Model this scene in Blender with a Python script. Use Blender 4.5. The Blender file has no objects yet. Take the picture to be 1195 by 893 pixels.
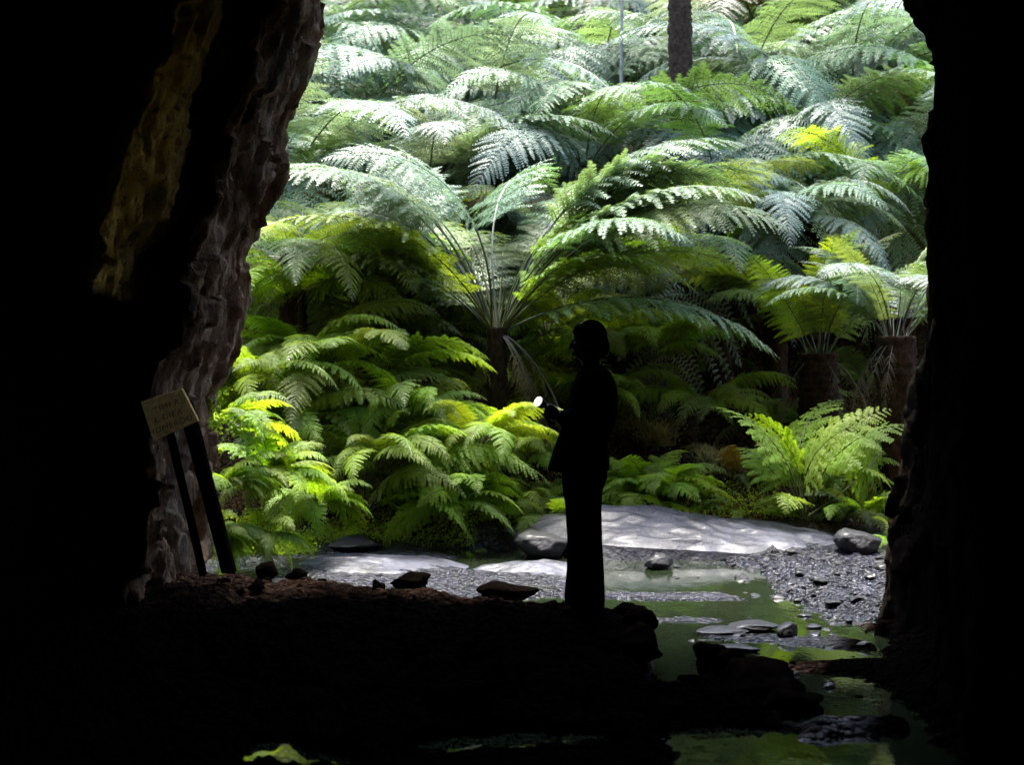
import bpy, bmesh, math, random
import numpy as np
from mathutils import Vector, Matrix, Euler
R = math.radians
S = bpy.context.scene
C = S.collection

# ------------------------------------------------------------------ camera
F = 1642.0; CH = 1.9; HZ = 400.0; CX = 597.5
cam = bpy.data.objects.new('camera', bpy.data.cameras.new('camera')); C.objects.link(cam)
cam.data.sensor_width = 36; cam.data.lens = 36 * F / 1195
cam.data.shift_y = -(446.5 - HZ) / 1195
cam.location = (0, 0, CH); cam.rotation_euler = (R(90), 0, 0)
cam.data.clip_start = .05; cam.data.clip_end = 500
cam.data.dof.use_dof = True; cam.data.dof.focus_distance = 10.6; cam.data.dof.aperture_fstop = 2.2
S.camera = cam
# ------------------------------------------------------------------ light
SUN_EL, SUN_AZ = 73.0, -14.0          # azimuth from +Y (beyond the hill), negative = to the left
w = bpy.data.worlds.new('World'); S.world = w; w.use_nodes = True
nt = w.node_tree; nt.nodes.clear()
sky = nt.nodes.new('ShaderNodeTexSky'); sky.sky_type = 'NISHITA'; sky.sun_disc = False
sky.sun_elevation = R(SUN_EL); sky.sun_rotation = R(SUN_AZ); sky.air_density = 1.0; sky.dust_density = 2.0
bg = nt.nodes.new('ShaderNodeBackground'); bg.inputs[1].default_value = .15
wo = nt.nodes.new('ShaderNodeOutputWorld')
nt.links.new(sky.outputs[0], bg.inputs[0]); nt.links.new(bg.outputs[0], wo.inputs[0])
sl = bpy.data.lights.new('sun', 'SUN'); sl.energy = 2.1; sl.angle = R(22); sl.color = (1, .96, .86)
so = bpy.data.objects.new('sun', sl); C.objects.link(so)
sd = Vector((math.sin(R(SUN_AZ)) * math.cos(R(SUN_EL)), math.cos(R(SUN_AZ)) * math.cos(R(SUN_EL)), math.sin(R(SUN_EL))))
so.rotation_euler = (-sd).to_track_quat('-Z', 'Y').to_euler(); so.location = (0, 14, 20)
S.view_settings.view_transform = 'Standard'; S.view_settings.look = 'None'
S.view_settings.exposure = 3.4; S.view_settings.gamma = 1
S.cycles.use_denoising = True; S.cycles.max_bounces = 10; S.cycles.transparent_max_bounces = 4
S.cycles.diffuse_bounces = 6; S.cycles.glossy_bounces = 3; S.cycles.transmission_bounces = 6
S.cycles.sample_clamp_indirect = 6; S.cycles.caustics_reflective = False

# ------------------------------------------------------------------ helpers
def PX(px, py, d):            # where photo pixel (px,py) lies at distance d
    return Vector(((px - CX) / F * d, d, CH + (HZ - py) / F * d))
def plan(px, py, z=0.0):
    d = (CH - z) * F / (py - HZ); return ((px - CX) / F * d, d)
def lattice(ix, iy, iz, seed):
    h = (ix * 374761393 + iy * 668265263 + iz * 2147483647 + seed * 974634777) & 0xffffffff
    h = ((h ^ (h >> 13)) * 1274126177) & 0xffffffff
    h = ((h ^ (h >> 16)) * 2246822519) & 0xffffffff
    return ((h ^ (h >> 15)) & 0xffffff) / float(0xffffff)
def vnoise(x, y, z, seed=0):
    x = np.asarray(x, float); y = np.asarray(y, float); z = np.asarray(z, float)
    x, y, z = np.broadcast_arrays(x, y, z)
    ix = np.floor(x).astype(np.int64); iy = np.floor(y).astype(np.int64); iz = np.floor(z).astype(np.int64)
    fx = x - ix; fy = y - iy; fz = z - iz
    fx = fx * fx * (3 - 2 * fx); fy = fy * fy * (3 - 2 * fy); fz = fz * fz * (3 - 2 * fz)
    r = 0
    for a in (0, 1):
        for b in (0, 1):
            for c in (0, 1):
                wgt = (fx if a else 1 - fx) * (fy if b else 1 - fy) * (fz if c else 1 - fz)
                r = r + wgt * lattice(ix + a, iy + b, iz + c, seed)
    return r * 2 - 1
def fbm(x, y, z=0, sc=1.0, octv=4, seed=0, ridge=False, gain=.5):
    r = 0; a = 1; t = 0
    for k in range(octv):
        n = vnoise(np.asarray(x) * sc, np.asarray(y) * sc, np.asarray(z) * sc, seed + k * 17)
        if ridge: n = 1 - 2 * np.abs(n)
        r = r + n * a; t += a; a *= gain; sc *= 2.03
    return r / t
def sstep(a, b, x):
    t = np.clip((np.asarray(x, float) - a) / (b - a), 0, 1); return t * t * (3 - 2 * t)
def mesh_np(name, verts, faces, mat, smooth=False):
    me = bpy.data.meshes.new(name)
    me.from_pydata([tuple(v) for v in np.asarray(verts, float)], [], [tuple(int(i) for i in f) for f in faces])
    for m in (mat if isinstance(mat, (list, tuple)) else [mat]): me.materials.append(m)
    if smooth: me.polygons.foreach_set('use_smooth', [True] * len(me.polygons))
    me.update(); return me
def link(name, me, parent=None, **kw):
    o = bpy.data.objects.new(name, me); C.objects.link(o)
    if parent is not None: o.parent = parent
    for k, v in kw.items(): o[k] = v
    return o
def root(name, loc, label, cat, group=None, rz=0):
    o = bpy.data.objects.new(name, None); C.objects.link(o); o.location = loc; o.rotation_euler = (0, 0, rz)
    o.empty_display_size = .2
    o['label'] = label; o['category'] = cat
    if group: o['group'] = group
    return o
def tag(o, label=None, cat=None, group=None, kind=None):
    if label: o['label'] = label
    if cat: o['category'] = cat
    if group: o['group'] = group
    if kind: o['kind'] = kind
    return o
def grid_mesh(name, P, mat, smooth=True):     # P: (n,m,3)
    n, m = P.shape[:2]
    idx = np.arange(n * m).reshape(n, m)
    f = np.stack([idx[:-1, :-1], idx[:-1, 1:], idx[1:, 1:], idx[1:, :-1]], -1).reshape(-1, 4)
    return mesh_np(name, P.reshape(-1, 3), f, mat, smooth)
def set_attr(me, name, arr):
    a = me.attributes.new(name, 'FLOAT', 'POINT'); a.data.foreach_set('value', np.asarray(arr, np.float32).ravel())

# ------------------------------------------------------------------ materials
class NT:
    def __init__(s, name):
        s.m = bpy.data.materials.new(name); s.m.use_nodes = True; s.t = s.m.node_tree; s.t.nodes.clear()
        s.out = s.n('ShaderNodeOutputMaterial')
    def n(s, typ, **kw):
        nd = s.t.nodes.new(typ)
        for k, v in kw.items():
            if k.startswith('i_'): nd.inputs[k[2:].replace('_', ' ')].default_value = v
            else: setattr(nd, k, v)
        return nd
    def l(s, a, b): s.t.links.new(a, b)
    def noise(s, scale, detail=5, rough=.6, vec=None):
        nd = s.n('ShaderNodeTexNoise'); nd.inputs['Scale'].default_value = scale
        nd.inputs['Detail'].default_value = detail; nd.inputs['Roughness'].default_value = rough
        if vec is not None: s.l(vec, nd.inputs['Vector'])
        return nd
    def ramp(s, fac, stops):
        nd = s.n('ShaderNodeValToRGB'); s.l(fac, nd.inputs[0]); e = nd.color_ramp.elements
        while len(e) < len(stops): e.new(.5)
        for i, (p, c) in enumerate(stops): e[i].position = p; e[i].color = (*c, 1)
        return nd
    def mix(s, fac, a, b, mode='MIX'):
        nd = s.n('ShaderNodeMix', data_type='RGBA', blend_type=mode)
        if hasattr(fac, 'links') or hasattr(fac, 'is_linked'): s.l(fac, nd.inputs[0])
        else: nd.inputs[0].default_value = fac
        for v, i in ((a, 6), (b, 7)):
            if isinstance(v, tuple): nd.inputs[i].default_value = (*v, 1)
            else: s.l(v, nd.inputs[i])
        return nd.outputs[2]
    def bump(s, h, strength=.5, dist=.02, nrm=None):
        nd = s.n('ShaderNodeBump'); nd.inputs['Strength'].default_value = strength; nd.inputs['Distance'].default_value = dist
        s.l(h, nd.inputs['Height'])
        if nrm is not None: s.l(nrm, nd.inputs['Normal'])
        return nd.outputs[0]

def fern_material(name, transl=.4, rough=.38, spec=.6):
    k = NT(name)
    oi = k.n('ShaderNodeObjectInfo')
    tc = k.n('ShaderNodeTexCoord')
    nz = k.noise(1.7, 3, .6, tc.outputs['Object'])
    ge = k.n('ShaderNodeNewGeometry')
    hs = k.n('ShaderNodeHueSaturation')
    mr = k.n('ShaderNodeMapRange'); mr.inputs['To Min'].default_value = .488; mr.inputs['To Max'].default_value = .515
    k.l(oi.outputs['Random'], mr.inputs['Value']); k.l(mr.outputs[0], hs.inputs['Hue'])
    mv = k.n('ShaderNodeMapRange'); mv.inputs['From Min'].default_value = .3; mv.inputs['From Max'].default_value = .7
    mv.inputs['To Min'].default_value = .7; mv.inputs['To Max'].default_value = 1.35
    k.l(nz.outputs[0], mv.inputs['Value']); k.l(mv.outputs[0], hs.inputs['Value'])
    k.l(oi.outputs['Color'], hs.inputs['Color'])
    # paler underside
    under = k.mix(.35, hs.outputs[0], (.16, .19, .13))
    col = k.mix(ge.outputs['Backfacing'], hs.outputs[0], under)
    pb = k.n('ShaderNodeBsdfPrincipled'); pb.inputs['Roughness'].default_value = rough
    pb.inputs['Specular IOR Level'].default_value = spec
    k.l(col, pb.inputs['Base Color'])
    tr = k.n('ShaderNodeBsdfTranslucent')
    tcol = k.mix(1.0, hs.outputs[0], (1.75, 1.5, .7), 'MULTIPLY'); k.l(tcol, tr.inputs[0])
    ms = k.n('ShaderNodeMixShader'); ms.inputs[0].default_value = transl
    k.l(pb.outputs[0], ms.inputs[1]); k.l(tr.outputs[0], ms.inputs[2]); k.l(ms.outputs[0], k.out.inputs[0])
    return k.m
M = {}
M['fern'] = fern_material('fern_leaf', .54, .55, .16)
M['fern_waxy'] = fern_material('waxy_fern_leaf', .38, .5, .36)
def stalk_material():
    k = NT('fern_stalk'); oi = k.n('ShaderNodeObjectInfo')
    pb = k.n('ShaderNodeBsdfPrincipled'); pb.inputs['Roughness'].default_value = .45
    c = k.mix(.85, oi.outputs['Color'], (.02, .018, .008)); k.l(c, pb.inputs['Base Color'])
    k.l(pb.outputs[0], k.out.inputs[0]); return k.m
M['stalk'] = stalk_material()
def simple_rock(name, dark, light, rough0, rough1, scale=3, bump=.6, bdist=.03, voro=0, coat=0, spec=.5):
    k = NT(name); tc = k.n('ShaderNodeTexCoord'); v = tc.outputs['Object']
    n1 = k.noise(scale, 8, .65, v); n2 = k.noise(scale * 7, 6, .7, v)
    c = k.ramp(n1.outputs[0], [(.35, dark), (.65, light)])
    c2 = k.mix(.75, c.outputs[0], k.ramp(n2.outputs[0], [(.3, (.35, .35, .35)), (.65, (1.15, 1.15, 1.15))]).outputs[0], 'MULTIPLY')
    pb = k.n('ShaderNodeBsdfPrincipled'); k.l(c2, pb.inputs['Base Color']); pb.inputs['Specular IOR Level'].default_value = spec
    rr = k.n('ShaderNodeMapRange'); rr.inputs['From Min'].default_value = .3; rr.inputs['From Max'].default_value = .7
    rr.inputs['To Min'].default_value = rough0; rr.inputs['To Max'].default_value = rough1
    k.l(n1.outputs[0], rr.inputs['Value']); k.l(rr.outputs[0], pb.inputs['Roughness'])
    b = k.bump(n1.outputs[0], bump, bdist); b = k.bump(n2.outputs[0], bump * .8, bdist * .25, b)
    if voro:
        vo = k.n('ShaderNodeTexVoronoi'); vo.inputs['Scale'].default_value = voro; k.l(v, vo.inputs['Vector'])
        b = k.bump(vo.outputs['Distance'], .7, .02, b)
    k.l(b, pb.inputs['Normal']); pb.inputs['Coat Weight'].default_value = coat; pb.inputs['Coat Roughness'].default_value = .2
    k.l(pb.outputs[0], k.out.inputs[0]); return k.m
M['slab'] = simple_rock('grey_wet_rock', (.016, .017, .027), (.058, .061, .092), .3, .55, 2.2, .8, .06, spec=.32, coat=.12)
M['stone'] = simple_rock('dark_wet_stone', (.008, .008, .011), (.028, .028, .036), .3, .6, 5, .7, .04, spec=.25, coat=.2)
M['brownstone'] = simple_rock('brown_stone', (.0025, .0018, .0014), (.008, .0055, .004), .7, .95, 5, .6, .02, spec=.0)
def cave_mat():
    k = NT('cave_rock'); tc = k.n('ShaderNodeTexCoord')
    mp = k.n('ShaderNodeMapping'); mp.inputs['Scale'].default_value = (1, 1, .38); mp.inputs['Rotation'].default_value = (0, R(14), 0)
    k.l(tc.outputs['Object'], mp.inputs[0]); v = mp.outputs[0]
    n1 = k.noise(3.2, 9, .7, v); n2 = k.noise(24, 7, .75, v); n3 = k.noise(1.3, 3, .5, v)
    c = k.ramp(n1.outputs[0], [(.34, (.03, .018, .012)), (.5, (.32, .205, .125)), (.66, (.66, .48, .33))])
    c = k.mix(.6, c.outputs[0], k.ramp(n2.outputs[0], [(.33, (.3, .27, .25)), (.55, (1.3, 1.3, 1.3))]).outputs[0], 'MULTIPLY')
    g = k.mix(k.ramp(n3.outputs[0], [(.52, (0, 0, 0)), (.62, (.5, .5, .5))]).outputs[0], c, (.2, .2, .17))
    at = k.n('ShaderNodeAttribute', attribute_name='lichen')
    lm = k.n('ShaderNodeMath', operation='MULTIPLY'); k.l(at.outputs['Fac'], lm.inputs[0])
    k.l(k.ramp(n2.outputs[0], [(.38, (0, 0, 0)), (.47, (1, 1, 1))]).outputs[0], lm.inputs[1])
    c = k.mix(lm.outputs[0], g, (.95, .60, .13))
    dk = k.n('ShaderNodeAttribute', attribute_name='inner_shade')
    c = k.mix(dk.outputs['Fac'], c, (.007, .0055, .005))  # cave darkness painted into the rock colour, near black where the mask is full
    pb = k.n('ShaderNodeBsdfPrincipled'); k.l(c, pb.inputs['Base Color']); pb.inputs['Roughness'].default_value = .75
    pb.inputs['Specular IOR Level'].default_value = .0
    b = k.bump(n1.outputs[0], .8, .12); b = k.bump(n2.outputs[0], 1.0, .05, b)
    n4 = k.noise(70, 5, .7, tc.outputs['Object']); b = k.bump(n4.outputs[0], .8, .015, b); k.l(b, pb.inputs['Normal'])
    k.l(pb.outputs[0], k.out.inputs[0]); return k.m
M['cave'] = cave_mat()
def ground_mat():
    k = NT('streambed_and_soil'); tc = k.n('ShaderNodeTexCoord'); v = tc.outputs['Object']
    n1 = k.noise(2.5, 8, .65, v); n2 = k.noise(22, 6, .7, v)
    vo = k.n('ShaderNodeTexVoronoi'); vo.inputs['Scale'].default_value = 24; k.l(v, vo.inputs['Vector'])
    vc = k.n('ShaderNodeSeparateColor'); k.l(vo.outputs['Color'], vc.inputs[0])
    grey = k.ramp(n1.outputs[0], [(.35, (.005, .005, .009)), (.65, (.024, .025, .042))]).outputs[0]
    brown = k.ramp(n1.outputs[0], [(.3, (.03, .018, .012)), (.7, (.105, .06, .038))]).outputs[0]
    lit = k.ramp(n2.outputs[0], [(.35, (.012, .011, .006)), (.6, (.05, .034, .02))]).outputs[0]
    a1 = k.n('ShaderNodeAttribute', attribute_name='brown'); a2 = k.n('ShaderNodeAttribute', attribute_name='litter')
    a3 = k.n('ShaderNodeAttribute', attribute_name='inner_shade')
    c = k.mix(a1.outputs['Fac'], grey, brown); c = k.mix(a2.outputs['Fac'], c, lit)
    c = k.mix(.8, c, k.ramp(vc.outputs[0], [(0, (.2, .2, .2)), (.7, (.9, .9, .9)), (1, (1.9, 1.85, 1.8))]).outputs[0], 'MULTIPLY')
    c = k.mix(a3.outputs['Fac'], c, (.0025, .002, .0018))  # shade of the cave interior painted into the floor colour
    pb = k.n('ShaderNodeBsdfPrincipled'); k.l(c, pb.inputs['Base Color'])
    rm = k.n('ShaderNodeMapRange'); rm.inputs['To Min'].default_value = .2; rm.inputs['To Max'].default_value = .95
    mx = k.n('ShaderNodeMath', operation='MAXIMUM'); k.l(a1.outputs['Fac'], mx.inputs[0]); k.l(a2.outputs['Fac'], mx.inputs[1])
    k.l(mx.outputs[0], rm.inputs['Value']); k.l(rm.outputs[0], pb.inputs['Roughness'])
    sp = k.n('ShaderNodeMapRange'); sp.inputs['To Min'].default_value = .3; sp.inputs['To Max'].default_value = .0
    k.l(mx.outputs[0], sp.inputs['Value']); k.l(sp.outputs[0], pb.inputs['Specular IOR Level'])
    b = k.bump(n1.outputs[0], .5, .05); b = k.bump(vo.outputs['Distance'], 1.0, -.05, b); b = k.bump(n2.outputs[0], .7, .02, b)
    k.l(b, pb.inputs['Normal']); k.l(pb.outputs[0], k.out.inputs[0]); return k.m
M['ground'] = ground_mat()
def water_mat():
    k = NT('stream_water'); tc = k.n('ShaderNodeTexCoord')
    mp = k.n('ShaderNodeMapping'); mp.inputs['Scale'].default_value = (1, .45, 1); k.l(tc.outputs['Object'], mp.inputs[0])
    n1 = k.noise(6, 4, .55, mp.outputs[0]); n2 = k.noise(38, 3, .5, mp.outputs[0]); n3 = k.noise(.9, 2, .5, tc.outputs['Object'])
    st = k.ramp(n3.outputs[0], [(.42, (.08, .08, .08)), (.62, (.8, .8, .8))])
    b1 = k.n('ShaderNodeBump'); b1.inputs['Distance'].default_value = .012; k.l(n1.outputs[0], b1.inputs['Height']); k.l(st.outputs[0], b1.inputs['Strength'])
    b = k.bump(n2.outputs[0], .18, .003, b1.outputs[0])
    pb = k.n('ShaderNodeBsdfPrincipled'); pb.inputs['Base Color'].default_value = (.010, .015, .008, 1)
    pb.inputs['Roughness'].default_value = .02; pb.inputs['IOR'].default_value = 1.4; pb.inputs['Specular IOR Level'].default_value = 1.0
    k.l(b, pb.inputs['Normal']); k.l(pb.outputs[0], k.out.inputs[0]); return k.m
M['water'] = water_mat()
def plain(name, col, rough=.8, spec=.3, sc=20, amt=.3, bump=.3, metal=0):
    k = NT(name); tc = k.n('ShaderNodeTexCoord'); n = k.noise(sc, 6, .6, tc.outputs['Object'])
    c = k.mix(1.0, col, k.ramp(n.outputs[0], [(.3, (1 - amt,) * 3), (.7, (1 + amt,) * 3)]).outputs[0], 'MULTIPLY')
    pb = k.n('ShaderNodeBsdfPrincipled'); k.l(c, pb.inputs['Base Color']); pb.inputs['Roughness'].default_value = rough
    pb.inputs['Specular IOR Level'].default_value = spec; pb.inputs['Metallic'].default_value = metal
    if bump: k.l(k.bump(n.outputs[0], bump, .01), pb.inputs['Normal'])
    k.l(pb.outputs[0], k.out.inputs[0]); return k.m
M['trunk'] = plain('fibrous_trunk', (.022, .015, .010), .95, .1, 26, .7, 1.0)
M['palestem'] = plain('pale_bark', (.16, .155, .14), .8, .2, 9, .4, .3)
M['jacket'] = plain('dark_jacket_cloth', (.006, .006, .007), .95, .0, 60, .2, .1)
M['trousers'] = plain('dark_trouser_cloth', (.006, .0055, .006), .95, .0, 60, .2, .1)
M['skin'] = plain('skin', (.06, .035, .025), .7, .1, 30, .08, .05)
M['hair'] = plain('dark_hair', (.007, .005, .004), .9, .0, 70, .4, .5)
M['shoe'] = plain('dark_shoe_leather', (.007, .006, .005), .8, .0, 30, .2, .1)
M['eye'] = plain('eye', (.5, .48, .45), .3, .5, 5, .05, 0)
M['board'] = plain('weathered_board', (.80, .52, .17), .85, .2, 24, .35, .4)
M['paint'] = plain('faded_lettering', (.09, .06, .03), .9, .1, 60, .3, 0)
M['post'] = plain('dark_timber', (.014, .010, .007), .9, .0, 14, .5, .5)
M['postedge'] = plain('worn_timber', (.12, .085, .055), .9, .15, 14, .5, .5)
M['torchbody'] = plain('torch_metal', (.01, .01, .011), .8, .1, 5, .1, 0, 0)
k = NT('torch_lens'); e = k.n('ShaderNodeEmission'); e.inputs[0].default_value = (1, .93, .78, 1)
tc = k.n('ShaderNodeTexCoord'); sx = k.n('ShaderNodeSeparateXYZ'); k.l(tc.outputs['Object'], sx.inputs[0])
cx_ = k.n('ShaderNodeCombineXYZ'); k.l(sx.outputs[1], cx_.inputs[1]); k.l(sx.outputs[2], cx_.inputs[2])
ln = k.n('ShaderNodeVectorMath', operation='LENGTH'); k.l(cx_.outputs[0], ln.inputs[0])
mr = k.n('ShaderNodeMapRange', interpolation_type='SMOOTHERSTEP'); mr.inputs['From Min'].default_value = .008; mr.inputs['From Max'].default_value = .034
mr.inputs['To Min'].default_value = 4; mr.inputs['To Max'].default_value = .03; k.l(ln.outputs['Value'], mr.inputs['Value']); k.l(mr.outputs[0], e.inputs[1])
k.l(e.outputs[0], k.out.inputs[0]); M['lens'] = k.m

# ------------------------------------------------------------------ ground
def sdist(poly, X, D):        # signed distance to a plan polygon, positive inside
    P = np.array(poly); n = len(P); best = np.full(X.shape, 1e9); inside = np.zeros(X.shape, bool)
    for i in range(n):
        a = P[i]; b = P[(i + 1) % n]; e = b - a
        t = np.clip(((X - a[0]) * e[0] + (D - a[1]) * e[1]) / (e @ e + 1e-12), 0, 1)
        best = np.minimum(best, np.hypot(X - a[0] - t * e[0], D - a[1] - t * e[1]))
        c = ((a[1] > D) != (b[1] > D))
        with np.errstate(divide='ignore', invalid='ignore'):
            xi = (b[0] - a[0]) * (D - a[1]) / (b[1] - a[1] + 1e-12) + a[0]
        inside ^= c & (X < xi)
    return np.where(inside, best, -best)
def pp(pts): return [plan(*p) for p in pts]
BANK = pp([(-1500, 690), (150, 698), (300, 706), (450, 720), (600, 733), (700, 738), (745, 752), (782, 783), (800, 797), (862, 792),
           (925, 815), (965, 846), (1010, 856), (960, 872), (850, 866), (760, 1500), (-100, 1500), (-2500, 1500)])
POOLS = [pp([(470, 872), (530, 862), (600, 856), (690, 860), (745, 868), (740, 876), (650, 878), (600, 887), (540, 884), (490, 884)]),
         pp([(280, 888), (302, 871), (335, 866), (352, 874), (412, 884), (412, 899), (345, 899), (300, 895)]),
         pp([(500, 838), (560, 842), (562, 848), (530, 850), (505, 846)]), pp([(890, 900), (915, 884), (930, 872), (1000, 862), (1060, 872), (1060, 960), (880, 960)])]
BRIDGE = pp([(930, 846), (1000, 843), (1070, 838), (1070, 862), (1000, 860), (930, 868)])
RBANK = pp([(1020, 738), (1012, 790), (1035, 820), (1058, 842), (1062, 868), (1130, 900), (1300, 1100), (1700, 1500), (4000, 1500), (2400, 725)])
BAR = pp([(872, 778), (1040, 768), (1040, 792), (885, 785)])
BAR3 = pp([(730, 722), (800, 718), (860, 722), (850, 730), (760, 729)])
BAR4 = pp([(960, 812), (1040, 806), (1045, 826), (990, 822)])
BAR2 = pp([(800, 738), (980, 742), (1035, 752), (1040, 766), (930, 756), (815, 748)])
SH1 = pp([(-900, 610), (380, 628), (490, 640), (560, 650), (520, 660), (600, 668), (665, 668), (720, 680), (690, 694), (640, 700), (560, 712), (420, 722), (-900, 730)])
SH2 = pp([(640, 687), (740, 690), (850, 691), (880, 702), (760, 703), (640, 699)])
SH3 = pp([(640, 652), (800, 655), (858, 668), (868, 690), (895, 712), (950, 730), (1040, 748), (2000, 750), (2400, 600), (640, 600)])
FAR = [(-60, 12.6), (-2, 12.7), (-.5, 12.9), (.6, 13.0), (60, 12.9), (60, 200), (-60, 200)]
def height(X, D, detail=True):
    X = np.asarray(X, float); D = np.asarray(D, float)
    wob = fbm(X, D, 0, 2.6, 4, 5) * .10 + fbm(X, D, 0, 9, 3, 9) * .04
    z = np.full(X.shape, -.14) + fbm(X, D, 0, 1.3, 3, 3) * .05
    def raise_(poly, H, wd, base=-.06, wb=1.0):
        s = sdist(poly, X, D) + wob * wb
        return base + (H - base) * sstep(-.12, wd, s)
    zb = raise_(BANK, .31, .7); zb = -.06 + (zb + .06) * (.3 + .7 * sstep(6.7, 8.2, D))
    zb = zb - .10 * np.exp(-((X - .83) ** 2 / .03 + (D - 8.0) ** 2 / .4))
    for P_ in POOLS:
        m_ = sstep(-.05, .06, sdist(P_, X, D) + wob * .35); zb = zb * (1 - m_) - .12 * m_
    z = np.maximum(z, np.where(zb > -.055, zb + .05 * fbm(X, D, 0, 3.2, 4, 21) + .035 * fbm(X, D, 0, 11, 3, 22, True), zb))
    z = np.maximum(z, raise_(RBANK, .28, .7) + .05 * fbm(X, D, 0, 5, 4, 25, True) * (sdist(RBANK, X, D) > -.1))
    z = np.maximum(z, raise_(BAR, .03, .1, -.06, .4)); z = np.maximum(z, raise_(BAR2, .014, .12, -.06, .8)); z = np.maximum(z, raise_(BAR3, .010, .1, -.06, .6)); pass
    z = np.maximum(z, raise_(SH1, .045, .35) + .012 * fbm(X, D, 0, 2.5, 4, 31))
    z = np.maximum(z, raise_(SH2, .012, .1, -.06, .3) + .006 * fbm(X, D, 0, 8, 3, 33))
    s3 = raise_(SH3, .10, .9); z = np.maximum(z, np.where(s3 > -.05, s3 + .05 * fbm(X, D, 0, 5, 5, 41, True), s3))
    fl = np.exp(-(((X - .44) / .34) ** 4 + ((D - 8.4) / .34) ** 4)); z = z * (1 - fl) + (.296 + .006 * fbm(X, D, 0, 14, 2, 63)) * fl
    z = np.maximum(z, raise_(BRIDGE, .07, .15, -.06, .5))
    # the hill
    h = .12 + .17 * np.clip(D - 13.0, 0, 3.2) + .58 * np.clip(D - 16.2, 0, 200) + fbm(X, D, 0, .35, 4, 51) * (.12 + .5 * sstep(15, 20, D))
    h = h + .25 * np.clip(np.abs(X) - 6, 0, 60) * sstep(12.5, 18, D)
    f = sstep(12.5, 13.6, D + .5 * fbm(X, D, 0, .8, 2, 52))
    z = z * (1 - f) + np.maximum(z, h) * f
    # rubble on the far side of the entrance, hidden beyond the frame
    if detail: z = z + .012 * fbm(X, D, 0, 16, 3, 61)
    return z
def gh(x, d): return float(height(np.array([x]), np.array([d]), True)[0])
def axis(lo, a, b, hi, fine, grow=1.12):
    mid = list(np.arange(a, b, fine)); r = []; s = fine; x = mid[-1]
    while x < hi: s = min(s * grow, 1.5); x += s; r.append(x)
    l = []; s = fine; x = a
    while x > lo: s = min(s * grow, 1.5); x -= s; l.append(x)
    return np.array(l[::-1] + mid + r)
ax = axis(-45, -3.2, 4.2, 45, .028); ay = axis(-6, 6.0, 14.2, 85, .028)
GX, GY = np.meshgrid(ax, ay)
GZ = height(GX, GY)
gm = grid_mesh('ground', np.stack([GX, GY, GZ], -1), M['ground'])
sb = sstep(-.1, .25, sdist(BANK, GX, GY)); sr = sstep(-.35, -.1, sdist(RBANK, GX, GY)); sbar = sstep(-.1, .05, sdist(BAR, GX, GY))
set_attr(gm, 'brown', np.clip(sb + sr + sbar, 0, 1)); set_attr(gm, 'litter', sstep(12.9, 13.6, GY + .4 * fbm(GX, GY, 0, 1.1, 3, 71)))
set_attr(gm, 'inner_shade', np.clip(np.clip(sb + sr, 0, 1) * (1 - sstep(8.6, 9.4, GY + .5 * fbm(GX, GY, 0, 2, 3, 72))) + sr * (1 - sstep(9, 9.6, GY)), 0, 1))  # painted shade: both banks go near black towards the camera
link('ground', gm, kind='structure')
wx = np.linspace(-12, 12, 3); wy = np.linspace(-5, 13.8, 3)
WX, WY = np.meshgrid(wx, wy)
link('water', grid_mesh('water', np.stack([WX, WY, WX * 0], -1), M['water']), kind='structure')

# ------------------------------------------------------------------ cave
def curve(tab, v):
    t = np.array(tab, float); return np.interp(v, t[:, 0], t[:, 1])
E_ = [(-400, 430), (-60, 385), (0, 370), (40, 370), (75, 352), (100, 347), (150, 326), (200, 322), (250, 300), (275, 299), (300, 286), (350, 284), (400, 270), (430, 255), (470, 240), (550, 232), (660, 228), (900, 226)]
B_ = [(-400, 380), (0, 322), (100, 292), (150, 268), (200, 254), (250, 238), (350, 215), (450, 188), (550, 172), (660, 160), (900, 150)]
PR_ = [(-400, 330), (0, 268), (100, 236), (166, 218), (222, 196), (272, 186), (302, 158), (343, 152), (350, 150), (600, 125), (900, 110)]
PL_ = [(-400, 300), (0, 236), (45, 221), (86, 188), (146, 160), (200, 142), (272, 124), (322, 108), (343, 106), (352, 142), (600, 115), (900, 100)]
PL_ = [(a, b - (14 if -100 < a < 348 else 0)) for a, b in PL_]
zs = np.concatenate([np.arange(-.5, 5.2, .022), np.arange(5.2, 6.7, .2)])
def pyat(z, d): return HZ + (CH - z) * F / d
cols = []; attr = []
n0 = len(zs)
def colpx(tab, d, dx=0.0):
    dd = np.full(n0, d) if np.isscalar(d) else d
    return ((curve(tab, pyat(zs, dd)) - CX) / F * dd + dx, dd)
plD = np.where(pyat(zs, 6.9) < 347, 6.9, 8.7)
key = [(np.full(n0, -18.), np.full(n0, 13.0)), (np.full(n0, -8.), np.full(n0, 12.2)),
       (colpx(E_, 10.9, -.9)[0], np.full(n0, 11.6)), (colpx(E_, 10.9, -.25)[0], np.full(n0, 11.3)),
       colpx(E_, 10.8), colpx(E_, 10.3, -.02), colpx(B_, 8.6), colpx(B_, 8.5, -.04), colpx(PR_, 8.75), colpx(PL_, plD),
       colpx(PL_, plD - .03, -.10), ((np.full(n0, -3.3)), np.full(n0, 7.1)), (np.full(n0, -3.8), np.full(n0, 5.)), (np.full(n0, -2.8), np.full(n0, 0.)),
       (np.full(n0, -2.0), np.full(n0, -3.)), (np.full(n0, .2), np.full(n0, -4.))]
nsub = [3, 12, 14, 12, 24, 60, 10, 30, 60, 5, 18, 14, 10, 6, 6]
lich = [0, 0, 0, 0, 0, 0, 0, 0, .8, 1, .3, 0, 0, 0, 0, 0]; inn_shade = [0, 0, 0, 0, 0, 0, .1, .95, .9, 0, 1, 1, 1, 1, 1, 1]  # second list paints shade on the recess strip and the wall inside
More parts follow.
